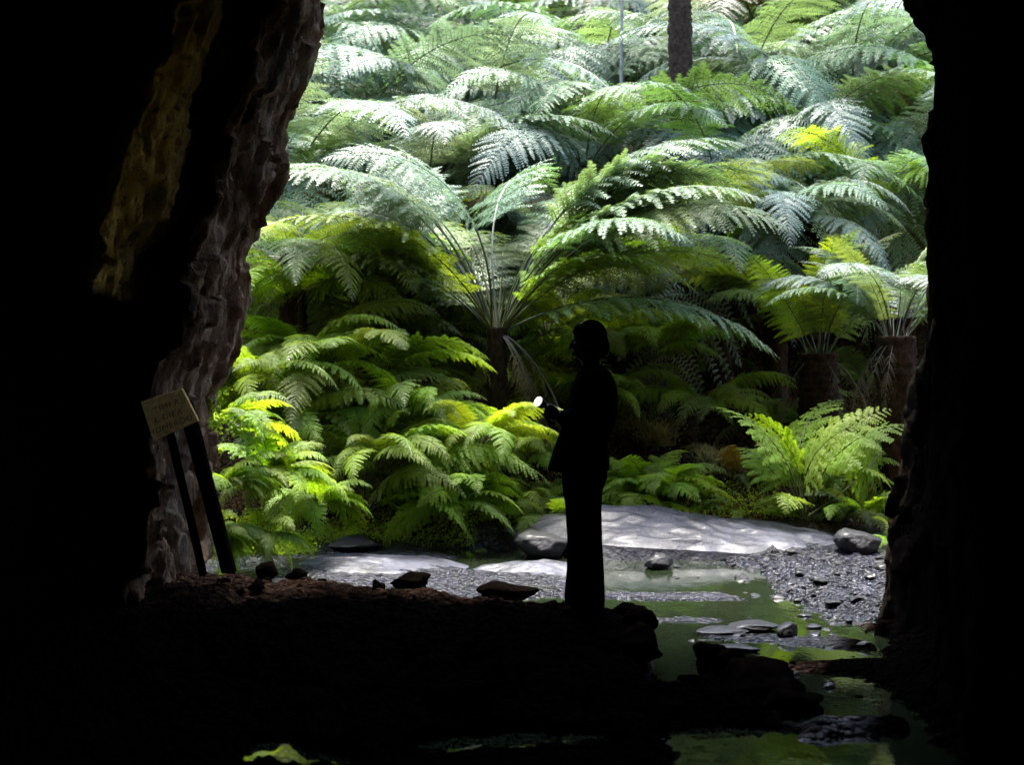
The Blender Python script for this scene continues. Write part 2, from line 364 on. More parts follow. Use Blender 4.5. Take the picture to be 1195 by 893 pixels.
def shell(name, key, nsub, lich, inn_shade, seed, amp=1.0):
    Xs = []; Ds = []; L = []; I = []
    for i in range(len(key) - 1):
        for j in range(nsub[i]):
            t = j / nsub[i]
            Xs.append(key[i][0] * (1 - t) + key[i + 1][0] * t); Ds.append(key[i][1] * (1 - t) + key[i + 1][1] * t)
            L.append(lich[i] * (1 - t) + lich[i + 1] * t); I.append(inn_shade[i] * (1 - t) + inn_shade[i + 1] * t)
    Xs.append(key[-1][0]); Ds.append(key[-1][1]); L.append(lich[-1]); I.append(inn_shade[-1])
    X = np.stack(Xs, 1); D = np.stack(Ds, 1); Z = np.repeat(zs[:, None], X.shape[1], 1)
    n = fbm(X, D, Z * .45, 2.2, 5, seed) * .09 + fbm(X, D, Z * .4, 6, 4, seed + 3, True) * .055 + fbm(X, D, Z * .7, 17, 3, seed + 6, True) * .022
    cell = lattice(np.floor((X + D) * 5 + fbm(X, D, Z, 2, 2, seed + 50) * 1.5).astype(np.int64), np.floor(Z * 2.1 + (X + D) * 1.3 + fbm(X, D, Z, 3, 2, seed + 51)).astype(np.int64), np.zeros(X.shape, np.int64), seed)
    n = n + (cell - .5) * .12
    # strata ledges
    n = n + .03 * np.sign(np.sin(Z * 7 + 3 * fbm(X, D, Z, .8, 3, seed + 8))) * sstep(-.2, .4, fbm(X, D, Z, 1.1, 2, seed + 9))
    n = n - .16 * (1 - sstep(0, .16, np.abs(fbm(X + D, D, Z * .28, 1.9, 3, seed + 40)))) * sstep(8, 9.5, D)
    n = n * amp
    X2 = X + n; D2 = D + fbm(X, D, Z * .5, 3.1, 4, seed + 20) * .10 * amp
    me = grid_mesh(name, np.stack([X2, D2, Z], -1), M['cave'])
    Lm = np.repeat(np.array(L)[None, :], n0, 0); Im = np.repeat(np.array(I)[None, :], n0, 0)
    Lm = Lm * (sstep(352, 335, pyat(Z, 7.8))) * sstep(-150, 80, pyat(Z, 7.8))
    if seed == 100:
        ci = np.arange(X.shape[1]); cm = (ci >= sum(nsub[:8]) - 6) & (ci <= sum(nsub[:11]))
        Im = np.maximum(Im, cm[None, :] * sstep(335, 352, pyat(Z, 7.8)))  # shade below the lichen ledge, painted into the colour
    set_attr(me, 'lichen', Lm); set_attr(me, 'inner_shade', Im)
    link(name, me, kind='structure')
shell('cave_wall_left', key, nsub, lich, inn_shade, 100)
R_ = [(-400, 1040), (0, 1070), (30, 1080), (60, 1090), (200, 1098), (300, 1094), (370, 1091), (440, 1073), (500, 1064), (560, 1060), (600, 1048), (640, 1036), (700, 1032), (740, 1022), (900, 1015)]
key2 = [(np.full(n0, 18.), np.full(n0, 13.0)), (np.full(n0, 8.), np.full(n0, 11.6)), (colpx(R_, 10.2, 1.2)[0], np.full(n0, 10.8)),
        (colpx(R_, 10.2, .4)[0], np.full(n0, 10.5)), colpx(R_, 9.9, .04), colpx(R_, 9.5), (colpx(R_, 9.2, .06)[0], np.full(n0, 9.2)), (np.full(n0, 2.5), np.full(n0, 8.2)), (np.full(n0, 2.22), np.full(n0, 7.3)),
        (np.full(n0, 2.05), np.full(n0, 6.3)), (np.full(n0, 3.2), np.full(n0, 5.2)), (np.full(n0, 3.0), np.full(n0, 0.)), (np.full(n0, 2.0), np.full(n0, -3.)), (np.full(n0, 0.), np.full(n0, -4.))]
shell('cave_wall_right', key2, [3, 12, 14, 12, 12, 12, 20, 16, 16, 12, 8, 6, 6], [0] * 14, [0, 0, 0, .2, .5, .9, 1, 1, 1, 1, 1, 1, 1, 1], 300, .55)  # inside of this wall is painted dark as cave shade
# roof of the cave and the cliff over it
prof = [(-4.5, 3.0), (0, 2.9), (4, 3.35), (7, 4.2), (9.4, 5.3), (11.0, 5.9), (11.4, 6.2), (11.2, 6.7), (10, 7.3), (7, 8.2), (0, 9), (-6, 8.5), (-6.5, 5), (-5, 2.5)]
pd = []; pz = []
for (a, b), (c, d) in zip(prof[:-1], prof[1:]):
    n = max(2, int(math.hypot(c - a, d - b) / .16))
    for j in range(n): pd.append(a + (c - a) * j / n); pz.append(b + (d - b) * j / n)
cxs = np.linspace(-18, 18, 150)
CXX, CDD = np.meshgrid(cxs, np.array(pd)); CZZ = np.repeat(np.array(pz)[:, None], len(cxs), 1)
nn = fbm(CXX, CDD, CZZ, .9, 5, 400) * .22
me = grid_mesh('cave_roof', np.stack([CXX, CDD + nn * .8 * sstep(9, 11, CDD), CZZ + nn * .5], -1), M['cave'])
set_attr(me, 'inner_shade', (CZZ < 5.2) * (1 - sstep(10, 11.2, CDD))); set_attr(me, 'lichen', CZZ * 0)  # ceiling shade painted in, fading out towards the lip
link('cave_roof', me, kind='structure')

# ------------------------------------------------------------------ stones
def rock_mesh(name, seed, mat, flat=.6, cuts=14, sub=4, noise=.12):
    bm = bmesh.new(); bmesh.ops.create_icosphere(bm, subdivisions=sub, radius=1)
    P = np.array([v.co[:] for v in bm.verts]); rng = np.random.RandomState(seed)
    for _ in range(cuts):
        n = rng.normal(size=3); n /= np.linalg.norm(n); t = rng.uniform(.62, .95)
        dd = P @ n - t; P = P - np.outer(np.maximum(dd, 0) * .92, n)
    nz = fbm(P[:, 0] + seed, P[:, 1], P[:, 2], 1.6, 4, seed) * noise + fbm(P[:, 0], P[:, 1] + seed, P[:, 2], 6, 3, seed) * noise * .25
    P = P * (1 + nz)[:, None]; P[:, 2] *= flat
    for v, p in zip(bm.verts, P): v.co = p
    me = bpy.data.meshes.new(name); bm.to_mesh(me); bm.free(); me.materials.append(mat)
    me.polygons.foreach_set('use_smooth', [True] * len(me.polygons)); return me
dark = [rock_mesh('stone', s, M['stone'], f) for s, f in ((1, .6), (2, .5), (3, .7), (4, .35), (5, .55))]
brown = [rock_mesh('stone', s, M['brownstone'], f, noise=.3, cuts=10) for s, f in ((11, .6), (12, .7), (13, .5), (14, .8))]
def stone(px, py, wpx, me, label, rz=0, zs_=1.0, ys=.8, group=None, cat='stone', name='stone', z=None, sink=.25, d=None):
    if d is None: x, d = plan(px, py)
    else: x = (px - CX) / F * d
    o = link(name, me); r = wpx / 2 / F * d
    o.scale = (r, r * ys, r * zs_); g = max(gh(x, d), -.02) if z is None else z
    o.location = (x, d, g + r * zs_ * .4 * (1 - sink * 2)); o.rotation_euler = (0, 0, rz)
    return tag(o, label, cat, group)
def slab(name, px0, px1, d0, d1, h, label, seed, rot=0, nz=.02, skew=0):
    dm = (d0 + d1) / 2; x0 = (px0 - CX) / F * dm; x1 = (px1 - CX) / F * dm
    n, m = 150, 70
    th = np.linspace(0, 2 * math.pi, n, endpoint=False); rr = np.concatenate([np.linspace(0, .93, 60), np.linspace(.94, 1.03, 16)])
    T, Q = np.meshgrid(th, rr)
    out = 1 + .22 * fbm(np.cos(T) * 1.5, np.sin(T) * 1.5, 0, 1.3, 5, seed)
    X = (x0 + x1) / 2 + np.cos(T) * Q * out * (x1 - x0) / 2; Y = dm + np.sin(T) * Q * out * (d1 - d0) / 2
    cx = (X - (x0 + x1) / 2) / ((x1 - x0) / 2)
    H = h * (.3 + .7 * np.clip(1 - Q ** 2, 0, 1)) * (1 + skew * cx)
    H = H * (1 + .25 * fbm(X, Y, 0, 1.1, 3, seed + 7))
    H = H + nz * fbm(X, Y, 0, 1.8, 5, seed + 1) * sstep(1, .8, Q) * 1.6 + nz * .8 * fbm(X * .6 + Y * .5, Y, 0, 7, 5, seed + 2, True) * sstep(1, .85, Q)
    Z = np.where(Q > 1, -.25, H - .02)
    V = np.stack([X, Y, Z], -1); mm = len(rr)
    idx = np.arange(mm * n).reshape(mm, n); nx = np.roll(idx, -1, 1)
    f = np.stack([idx[:-1], nx[:-1], nx[1:], idx[1:]], -1).reshape(-1, 4)[:, ::-1]
    f = [q for q in f]; f.append(idx[-1][:])
    cen = np.array([(x0 + x1) / 2, dm, 0]); V = V.reshape(-1, 3) - cen
    me = mesh_np(name, V, f, M['slab'], True)
    o = link(name, me); o.location = cen; o.rotation_euler = (0, 0, rot); return tag(o, label, 'rock')
slab('rock_slab', 610, 1030, 12.15, 13.9, .33, 'big pale grey domed slab of rock across the stream behind the person', 500, R(-4), .03, -.42)
slab('rock_slab', 350, 545, 11.2, 12.5, .11, 'flat grey wet rock shelf at the foot of the ferns left of the person', 510, R(6), .02, -.3)
slab('rock_slab', 560, 690, 11.3, 12.1, .10, 'low grey rock between the flat shelf and the person', 520, 0, .02)
stone(632, 655, 74, dark[0], 'dark rock wedged under ferns just left of the person', .4, .9, cat='boulder', name='boulder', z=.05, d=12.5)
stone(414, 640, 74, dark[3], 'small dark slab behind the flat shelf, under the drooping fronds', .2, .75, .7, cat='rock', name='rock_slab', z=.06, d=12.6)
stone(1000, 664, 66, dark[0], 'largest dark boulder beside the right cave wall, at the end of the domed slab', R(20), 1.0, .8, cat='boulder', name='boulder', z=.14, d=12.0)
stone(768, 664, 38, dark[2], 'dark stone tucked under the front edge of the domed slab', .4, .9, z=.03)
stone(842, 740, 72, dark[3], 'long flat black stone lying in the middle of the pool', .05, .35, .5, z=.01)
stone(918, 744, 34, dark[1], 'round black stone at the right end of the row of stones in the pool', .8, 1.2, z=.02)
stone(880, 735, 60, dark[4], 'flat grey stone behind the round black stone in the pool', .1, .35, .9, z=.01)
stone(855, 760, 66, dark[4], 'low wet stone breaking the pool nearest the round dark mound', -.1, .3, .5, z=0)
stone(950, 733, 22, dark[3], 'small stone in the green water below the gravel bank', .1, .6, z=.005)
stone(968, 803, 18, dark[2], 'small pointed stone alone in the green water near the right bank', .6, .8, z=0)
stone(928, 788, 14, dark[1], 'tiny stone at the tip of the brown gravel bar', .6, .8, z=0)
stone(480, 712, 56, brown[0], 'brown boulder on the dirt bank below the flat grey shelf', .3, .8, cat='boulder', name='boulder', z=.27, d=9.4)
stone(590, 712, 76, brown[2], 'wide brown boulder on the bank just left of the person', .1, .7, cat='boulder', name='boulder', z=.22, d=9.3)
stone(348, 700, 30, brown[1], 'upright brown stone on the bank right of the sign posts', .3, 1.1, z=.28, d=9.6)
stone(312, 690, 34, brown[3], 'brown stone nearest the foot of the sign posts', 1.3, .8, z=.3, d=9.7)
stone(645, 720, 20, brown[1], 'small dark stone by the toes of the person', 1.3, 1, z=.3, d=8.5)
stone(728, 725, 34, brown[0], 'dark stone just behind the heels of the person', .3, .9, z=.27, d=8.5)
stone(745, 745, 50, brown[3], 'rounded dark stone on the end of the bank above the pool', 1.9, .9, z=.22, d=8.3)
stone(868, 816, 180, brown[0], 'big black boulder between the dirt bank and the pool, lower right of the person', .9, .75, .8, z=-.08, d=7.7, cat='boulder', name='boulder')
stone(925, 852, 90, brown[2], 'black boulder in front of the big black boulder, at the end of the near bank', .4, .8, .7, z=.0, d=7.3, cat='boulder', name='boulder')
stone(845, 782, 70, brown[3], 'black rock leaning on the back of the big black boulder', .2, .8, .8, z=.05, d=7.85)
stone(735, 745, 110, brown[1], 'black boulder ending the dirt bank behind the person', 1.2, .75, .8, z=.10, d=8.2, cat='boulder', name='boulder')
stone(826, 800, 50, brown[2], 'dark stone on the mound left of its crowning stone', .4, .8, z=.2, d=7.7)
rs = random.Random(7)
def scatter(n, poly, sizes, meshes, label, group, zf=(.5, 1), cat='stone'):
    P = np.array(poly); lo = P.min(0); hi = P.max(0); k_ = 0
    while k_ < n:
        x = rs.uniform(lo[0], hi[0]); y = rs.uniform(lo[1], hi[1])
        if sdist(poly, np.array([x]), np.array([y]))[0] < 0: continue
        r = sizes[0] * (sizes[1] / sizes[0]) ** (rs.random() ** 1.8); o = link('stone', rs.choice(meshes))
        zz = rs.uniform(*zf); o.scale = (r, r * rs.uniform(.6, 1), r * zz); o.rotation_euler = (rs.uniform(-.2, .2), rs.uniform(-.2, .2), rs.uniform(0, 6.3))
        o.location = (x, y, max(gh(x, y), -.01) + r * .2 * zz); tag(o, label, cat, group); k_ += 1
scatter(80, pp([(860, 668), (900, 655), (1045, 668), (1040, 742), (960, 730), (890, 708)]), (.018, .085), dark, 'small dark wet stone on the gravel bank before the right cave wall', 'wet stones of the gravel bank')
scatter(26, pp([(700, 655), (860, 658), (870, 676), (700, 674)]), (.02, .07), dark, 'small dark stone along the front edge of the domed slab', 'stones along the front of the domed slab')
scatter(18, pp([(700, 693), (870, 696), (905, 716), (840, 710), (700, 703)]), (.012, .04), dark, 'small wet stone on the low ridge between the two pools', 'stones on the ridge between the pools', (.3, .6))
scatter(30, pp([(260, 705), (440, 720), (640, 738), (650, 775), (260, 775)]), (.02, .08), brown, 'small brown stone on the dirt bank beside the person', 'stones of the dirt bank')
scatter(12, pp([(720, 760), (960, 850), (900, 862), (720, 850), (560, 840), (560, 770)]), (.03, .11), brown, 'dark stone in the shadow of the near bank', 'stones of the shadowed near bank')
scatter(34, pp([(720, 712), (905, 722), (1010, 742), (1015, 772), (800, 765), (770, 740)]), (.012, .06), dark, 'small dark stone breaking the surface of the pool', 'stones breaking the surface of the pool', (.25, .6))
scatter(38, pp([(860, 690), (1030, 712), (1036, 745), (950, 730), (890, 712)]), (.012, .045), dark, 'pebble at the wet lower edge of the gravel bank', 'pebbles at the edge of the gravel bank', (.4, .8))
scatter(10, pp([(960, 800), (1030, 800), (1040, 840), (970, 840)]), (.012, .04), brown, 'small stone in the channel between the big black boulder and the right bank', 'stones in the narrow channel', (.3, .6))
scatter(16, pp([(880, 772), (1040, 745), (1035, 815), (980, 800)]), (.012, .05), brown, 'small reddish stone on the bar by the right bank', 'stones of the reddish bar', (.3, .6))
scatter(14, pp([(300, 660), (420, 665), (520, 680), (480, 700), (300, 700)]), (.015, .05), dark, 'pebble on the flat grey shelf', 'pebbles on the flat shelf', (.3, .6))

# ------------------------------------------------------------------ fronds
def frond_mesh(name, seed, e0, e1, p=1.0, pairs=30, W=.17, sub=17, stipe=.12, droop=.5, fuse=.8, pw=.16, sweep=25, roll=0, prof_pow=.55, leafmat='fern', thick=.0045, ragged=0.0):
    rng = np.random.RandomState(seed); N = 60
    s = np.linspace(0, 1, N + 1); el = np.radians(e0 + (e1 - e0) * s ** p); az = np.radians(rng.uniform(-14, 14)) * s ** 1.5
    dx = np.cos(el) * np.cos(az); dy = np.cos(el) * np.sin(az); dz = np.sin(el)
    pos = np.zeros((N + 1, 3)); pos[1:, 0] = np.cumsum((dx[1:] + dx[:-1]) / 2) / N; pos[1:, 1] = np.cumsum((dy[1:] + dy[:-1]) / 2) / N; pos[1:, 2] = np.cumsum((dz[1:] + dz[:-1]) / 2) / N
    tan = np.stack([dx, dy, dz], 1); side = np.cross(tan, [0, 0, 1.0]); side /= np.linalg.norm(side, axis=1)[:, None]
    nor = np.cross(side, tan)
    if roll:
        a = np.radians(roll) * s; side, nor = side * np.cos(a)[:, None] + nor * np.sin(a)[:, None], nor * np.cos(a)[:, None] - side * np.sin(a)[:, None]
    V = []; Fc = []; Mi = []
    # rachis: square tube
    for i in range(0, N + 1, 3):
        r = thick * (1 - .85 * s[i])
        for a, b in ((1, 0), (0, 1), (-1, 0), (0, -1)): V.append(pos[i] + side[i] * a * r + nor[i] * b * r)
    for i in range(len(V) // 4 - 1):
        for j in range(4): Fc.append((i * 4 + j, i * 4 + (j + 1) % 4, i * 4 + 4 + (j + 1) % 4, i * 4 + 4 + j)); Mi.append(1)
    def at(A, t):
        q = t * N; i = min(int(q), N - 1); f = q - i; return A[i] * (1 - f) + A[i + 1] * f
    for k in range(pairs):
        t = stipe + (1 - stipe) * (k + .5) / pairs; u = (t - stipe) / (1 - stipe)
        Lp = W * (math.sin(math.pi * min(1, (u * .93 + .07)) ** prof_pow)) ** .85 + .006
        for sg in (-1, 1):
            if ragged and rng.rand() < ragged: continue
            L = Lp * rng.uniform(.88, 1.08); P0 = at(pos, t); T = at(tan, t); Sd = at(side, t) * sg; Nn = at(nor, t)
            sw = math.radians(sweep + 25 * u + rng.uniform(-9, 9)); dp = droop * rng.uniform(.7, 1.3); lift = rng.uniform(-.08, .14)
            D = Sd * math.cos(sw) + T * math.sin(sw); D = D + Nn * lift; D /= np.linalg.norm(D)
            B = np.cross(Nn, D); B /= np.linalg.norm(B); Q = T - D * (T @ D); 
            if Q @ B < 0: B = -B
            up = np.cross(D, B); up = up if up @ Nn > 0 else -up
            tw = rng.uniform(-.25, .25)
            B = B * math.cos(tw) + up * math.sin(tw)
            ns = max(4, int(sub * (.35 + .65 * L / W)))
            q = (np.arange(ns) + .5) / ns
            cp = P0 + np.outer(q * L, D); cp[:, 2] -= dp * L * q ** 2 * .55
            step = L / ns
            pl = pw * L * (1 - q) ** .55 * (.45 + .55 * np.minimum(1, q * 5)) + .35 * step
            dirv = D[None, :] - np.array([0, 0, 1.0]) * (dp * q * 1.1)[:, None]; dirv /= np.linalg.norm(dirv, axis=1)[:, None]
            for g in (-1, 1):
                jit = rng.uniform(-.35, .35, ns)
                pd_ = B[None, :] * g * .93 + dirv * .42 - up[None, :] * (.12 + jit)[:, None]
                a0 = cp - dirv * step * .5 * fuse; a1 = cp + dirv * step * .5 * fuse
                tip = cp + pd_ * pl[:, None]; m0 = a1 + pd_ * (pl * .55)[:, None]; m1 = a0 + pd_ * (pl * .5)[:, None]
                b = len(V)
                for i in range(ns):
                    V.extend((a0[i], a1[i], m0[i] - dirv[i] * step * .1, tip[i], m1[i] + dirv[i] * step * .1))
                    o_ = b + i * 5
                    order = (o_, o_ + 1, o_ + 2, o_ + 3, o_ + 4)
                    Fc.append(order if g * sg < 0 else order[::-1]); Mi.append(0)
            # pinna tip
            b = len(V); e = P0 + D * L; e[2] -= dp * L * .55
            V.extend((cp[-1] - B * step * .35, cp[-1] + B * step * .35, e + dirv[-1] * step * .3)); Fc.append((b, b + 1, b + 2)); Mi.append(0)
            # midrib
            b = len(V); rr_ = thick * .3; mid = cp[ns // 2]
            V.extend((P0 - B * rr_, P0 + B * rr_, mid + B * rr_ * .6 + up * rr_ , mid - B * rr_ * .6 + up * rr_)); Fc.append((b, b + 1, b + 2, b + 3)); Mi.append(1)
    me = mesh_np(name, V, Fc, [M[leafmat], M['stalk']]); me.polygons.foreach_set('material_index', Mi); return me
TF = {}
defs = dict(arch=(58, -38, 1.1), spread=(32, -48, 1.2), up=(74, 8, 1.4), droop=(15, -72, .9), tall=(70, -25, 1.5))
for kname, (a, b, p) in defs.items():
    for lm in ('fern', 'fern_waxy'):
        TF[kname, lm] = [frond_mesh('frond', 10 * i + hash_, a + 6 * i - 6, b - 5 * i, p, 42, .185, 20, (.40 if kname == 'tall' else .15), .55, .7, .13, 22, 14 * (i - 1), leafmat=lm)
                     for i, hash_ in ((0, 3), (1, 5), (2, 8))] + [frond_mesh('frond', 33 + len(TF), a - 10, b - 22, p * .8, 38, .21, 19, .16, 1.0, .7, .13, 14, 30, leafmat=lm, ragged=.06)]
DEAD = [frond_mesh('dead_frond', 70 + i, -35 + 8 * i, -86, .5, 24, .10, 9, .15, 1.3, .5, .12, 40, 20 * i, ragged=.25) for i in range(3)]
LONG = [frond_mesh('frond', 90 + i, 62 - 8 * i, -46 - 6 * i, 1.2, 36, .15, 15, .16, .7, .8, .17, 18, 20 * (i - 1)) for i in range(3)]
GFN = [frond_mesh('frond', 120 + i, 70 - 14 * i, -40 - 10 * i, 1.2, 25, .20, 14, .16, .6, .95, .2, 22, 25 * (i - 1), .5, thick=.006) for i in range(4)]
BRK = [frond_mesh('frond', 140 + i, 72 - 9 * i, -14 - 22 * i, 1.5, 15, .25, 12, .34, .45, 1.0, .2, 20, 30 * (i - 1), .42, thick=.007) for i in range(3)]
LIME = (.225, .37, .024); GREEN = (.15, .24, .018); DEEP = (.06, .12, .015); PALE = (.095, .18, .095); SILV = (.095, .155, .135); BRN = (.085, .068, .035); OLIVE = (.10, .155, .04)
def jit(c, r, a=.2): k_ = 1 + r.uniform(-a, a); return (c[0] * k_ * (1 + r.uniform(-.12, .12)), c[1] * k_, c[2] * k_, 1)
def add_frond(par, me, L, az, el=0, col=GREEN, z=0, r=random, off=0, roll=0, label=None):
    o = link('dead_frond' if me.name.startswith('dead') else 'frond', me, par)
    o.scale = (L, L, L); o.rotation_euler = Euler((roll, -el, az), 'XYZ'); o.location = (math.cos(az) * off, math.sin(az) * off, z); o.color = jit(col, r)
    if label: o['label'] = label
    return o
# trunks
def trunk_mesh(name, seed, h, r0, r1, mat, lump=.16, bendx=0, bendy=0, nring=None, stubs=True):
    nr = nring or max(12, int(h / .035)); ns = 26
    t = np.linspace(0, 1, nr); a = np.linspace(0, 2 * math.pi, ns, endpoint=False)
    T, A = np.meshgrid(t, a, indexing='ij'); rad = r0 + (r1 - r0) * T
    nz = fbm(np.cos(A) * 2.2, np.sin(A) * 2.2, T * h * 3, 1.4, 4, seed, True)
    rad = rad * (1 + lump * nz + (lump * .8 * np.maximum(0, np.sin(A * 7 + (T * h * 16).astype(int) * 1.7)) * (((T * h * 16) % 1) > .35) if stubs else 0))
    X = np.cos(A) * rad + bendx * T ** 2; Y = np.sin(A) * rad + bendy * T ** 2; Z = T * h
    V = np.stack([X, Y, Z], -1).reshape(-1, 3); idx = np.arange(nr * ns).reshape(nr, ns); nx = np.roll(idx, -1, 1)
    f = list(np.stack([idx[:-1], nx[:-1], nx[1:], idx[1:]], -1).reshape(-1, 4)); f.append(idx[-1]); f.append(idx[0][::-1])
    return mesh_np(name, V, f, mat, True)
TRK = trunk_mesh('trunk', 5, 1.0, .16, .15, M['trunk'], .2, nring=60)
def tree_fern(px, py, d, label, group, L=2.3, n=22, cols=(GREEN,), kinds=('arch', 'spread', 'up'), mat='fern', seed=0, dead=3, trk=None, az=None, rad=.13, gz=None, bg=False):
    r = random.Random(seed); c = PX(px, py, d); g = gh(c.x, d) - .1 if gz is None else gz
    h = max(.25, c.z - g); base = Vector((c.x, d, c.z - h))
    o = root('tree_fern', base, label, 'tree fern', group)
    me = trk or TRK; t = link('trunk', me, o); 
    if trk is None: t.scale = (rad / .16, rad / .16, h)
    a0 = r.uniform(0, 6.28)
    for i in range(n):
        if az is None: a = a0 + i * 2.39996
        else: a = az[0] + (az[1] - az[0]) * ((i * .618) % 1)
        f = i / n; kk = r.choice(kinds)
        add_frond(o, r.choice(TF[kk, mat][:4 if bg else 3]), L * r.uniform(.68, 1.15), a + r.uniform(-.3, .3), r.uniform(-.28, .16), BRN if bg and r.random() < .05 else r.choice(cols), h - .05, r, rad * .5, r.uniform(-.35, .35))
    for i in range(dead):
        add_frond(o, r.choice(DEAD), min(L * .6, h + .3) * r.uniform(.8, 1.1), r.uniform(0, 6.28), 0, BRN, h - .08, r, rad * .8)
    return o
def ground_fern(px, py, d, label, group=None, L=1.0, n=12, cols=(LIME,), meshes=GFN, seed=0, azr=None, elr=(-.25, .3), z=None, specs=None, name='fern'):
    r = random.Random(seed); x = (px - CX) / F * d; c = Vector((x, d, gh(x, d) - .03 if z is None else z))
    if py is not None: c.z = PX(px, py, d).z
    o = root(name, c, label, 'fern', group)
    if specs:
        for (mi, Lf, a, el, rl) in specs: add_frond(o, meshes[mi], Lf, R(a), R(el), r.choice(cols), 0, r, .02, R(rl))
    a0 = r.uniform(0, 6.28)
    for i in range(n):
        a = a0 + i * 2.39996 if azr is None else R(r.uniform(*azr))
        add_frond(o, r.choice(meshes), L * r.uniform(.7, 1.12), a, r.uniform(*elr), r.choice(cols), 0, r, .03, r.uniform(-.5, .5))
    return o
# --- the named tree ferns near the stream (azimuth 0 = picture right, 90 = away, 180 = left, 270 = to the camera)
fan = tree_fern(580, 382, 14.3, 'tree fern directly left of the person, dark stalks fanning up from its bare crown', None, 3.0, 32, (GREEN, OLIVE, OLIVE, PALE), ('tall', 'tall', 'arch', 'tall'), 'fern_waxy', 11, 8, rad=.095, az=(-.75, 3.85))
rf = random.Random(4); hz_ = [c for c in fan.children if c.name.startswith('trunk')][0].scale.z
for az_, el_, L_, ty in ((-8, 4, 3.5, 'tall'), (-22, -4, 3.3, 'tall'), (6, 8, 3.6, 'tall'), (168, 6, 3.3, 'tall'), (188, 2, 3.2, 'tall'), (200, 10, 3.0, 'tall'), (60, 8, 3.2, 'tall'), (120, 8, 3.2, 'tall'), (-6, 18, 3.0, 'spread'), (-20, 14, 3.1, 'arch'), (-12, 2, 3.0, 'spread'), (190, 12, 2.9, 'spread')):
    add_frond(fan, rf.choice(TF[ty, 'fern_waxy'][:3]), L_, R(az_), R(el_), rf.choice((PALE, PALE, GREEN)), hz_ - .05, rf, .06, rf.uniform(-.4, .4))
tree_fern(1046, 392, 13.9, 'thick trunked tree fern beside the right cave wall with grey brown drooping fronds', None, 1.75, 20, (PALE, SILV, OLIVE), ('arch', 'up', 'tall'), 'fern_waxy', 12, 5, rad=.18)
tree_fern(955, 412, 15.2, 'short tree fern in the dark hollow left of the thick trunked one', None, 2.0, 18, (GREEN, OLIVE, PALE), ('tall', 'up'), 'fern', 13, 5, rad=.2)
tree_fern(342, 296, 14.6, 'tree fern with spiky crown close to the left rock edge', None, 2.1, 20, (GREEN, DEEP, LIME), ('arch', 'droop', 'spread'), 'fern', 14, 2)
tree_fern(405, 470, 13.9, 'broad low tree fern spilling green fronds over the bank left of the person', None, 1.75, 26, (GREEN, LIME, GREEN), ('arch', 'spread', 'tall'), 'fern', 15, 2, rad=.12)
tree_fern(800, 330, 16.2, 'tree fern above the head of the person, fronds sweeping right', None, 2.4, 22, (GREEN, OLIVE, PALE), ('arch', 'spread', 'tall'), 'fern', 16, 5)
tree_fern(430, 360, 15.6, 'tree fern standing behind the low spreading one at left', None, 2.2, 22, (GREEN, OLIVE, DEEP), ('arch', 'spread'), 'fern', 17, 4)
tree_fern(500, 262, 17.2, 'tree fern with brown hanging fronds left of the fanned stalks', None, 2.3, 20, (OLIVE, GREEN, BRN), ('arch', 'spread'), 'fern', 18, 4)
tree_fern(905, 262, 16.6, 'tree fern with whitish arching fronds right of the middle of the picture', None, 2.2, 22, (PALE, SILV, OLIVE), ('arch', 'spread'), 'fern_waxy', 19, 3)
tree_fern(1030, 225, 17.5, 'lime tinted tree fern high beside the right cave wall', None, 2.3, 22, (LIME, PALE), ('arch', 'spread'), 'fern', 20, 3)
# --- canopy on the hillside
rows = [(17.9, 205, 5), (19.2, 155, 5), (20.4, 112, 5), (21.8, 70, 6), (24, 30, 6), (27, -10, 7), (31, -55, 7)]
rnd = random.Random(99); cnt = 0
rownames = ['first', 'second', 'third', 'fourth', 'fifth', 'sixth', 'seventh']
for ri, (d, py, n) in enumerate(rows):
    for j in range(n + 2):
        px = 250 + (j - .6 + rnd.uniform(-.25, .25) + (.5 if ri % 2 else 0)) * 880 / n
        if ri in (1, 2) and 750 < px < 845: px += -75 if px < 796 else 60
        side_ = 'behind the left rock edge' if px < 290 else 'behind the right cave wall' if px > 1085 else 'far left' if px < 400 else 'left' if px < 560 else 'centre' if px < 720 else 'right of centre' if px < 880 else 'right' if px < 1020 else 'far right'
        lab = '%s tree fern, %s row up the hill, %s' % (('pale', 'whitish', 'mint green')[ri % 3], rownames[ri], side_)
        LEAF = (.08, .165, .05)
        cs = (PALE, SILV, LEAF) if ri < 2 else (SILV, PALE, PALE) if ri < 4 else (PALE, SILV, LEAF, DEEP)
        tree_fern(px, py + rnd.uniform(-18, 14), d + rnd.uniform(-.6, .6), lab, 'tree ferns of the hillside canopy', rnd.uniform(3.0, 3.9), 17 if ri < 4 else 14, cs,
                  ('arch', 'spread', 'droop') if ri < 4 else ('arch', 'spread'), 'fern_waxy', 1000 + cnt, 2, bg=True)
        cnt += 1
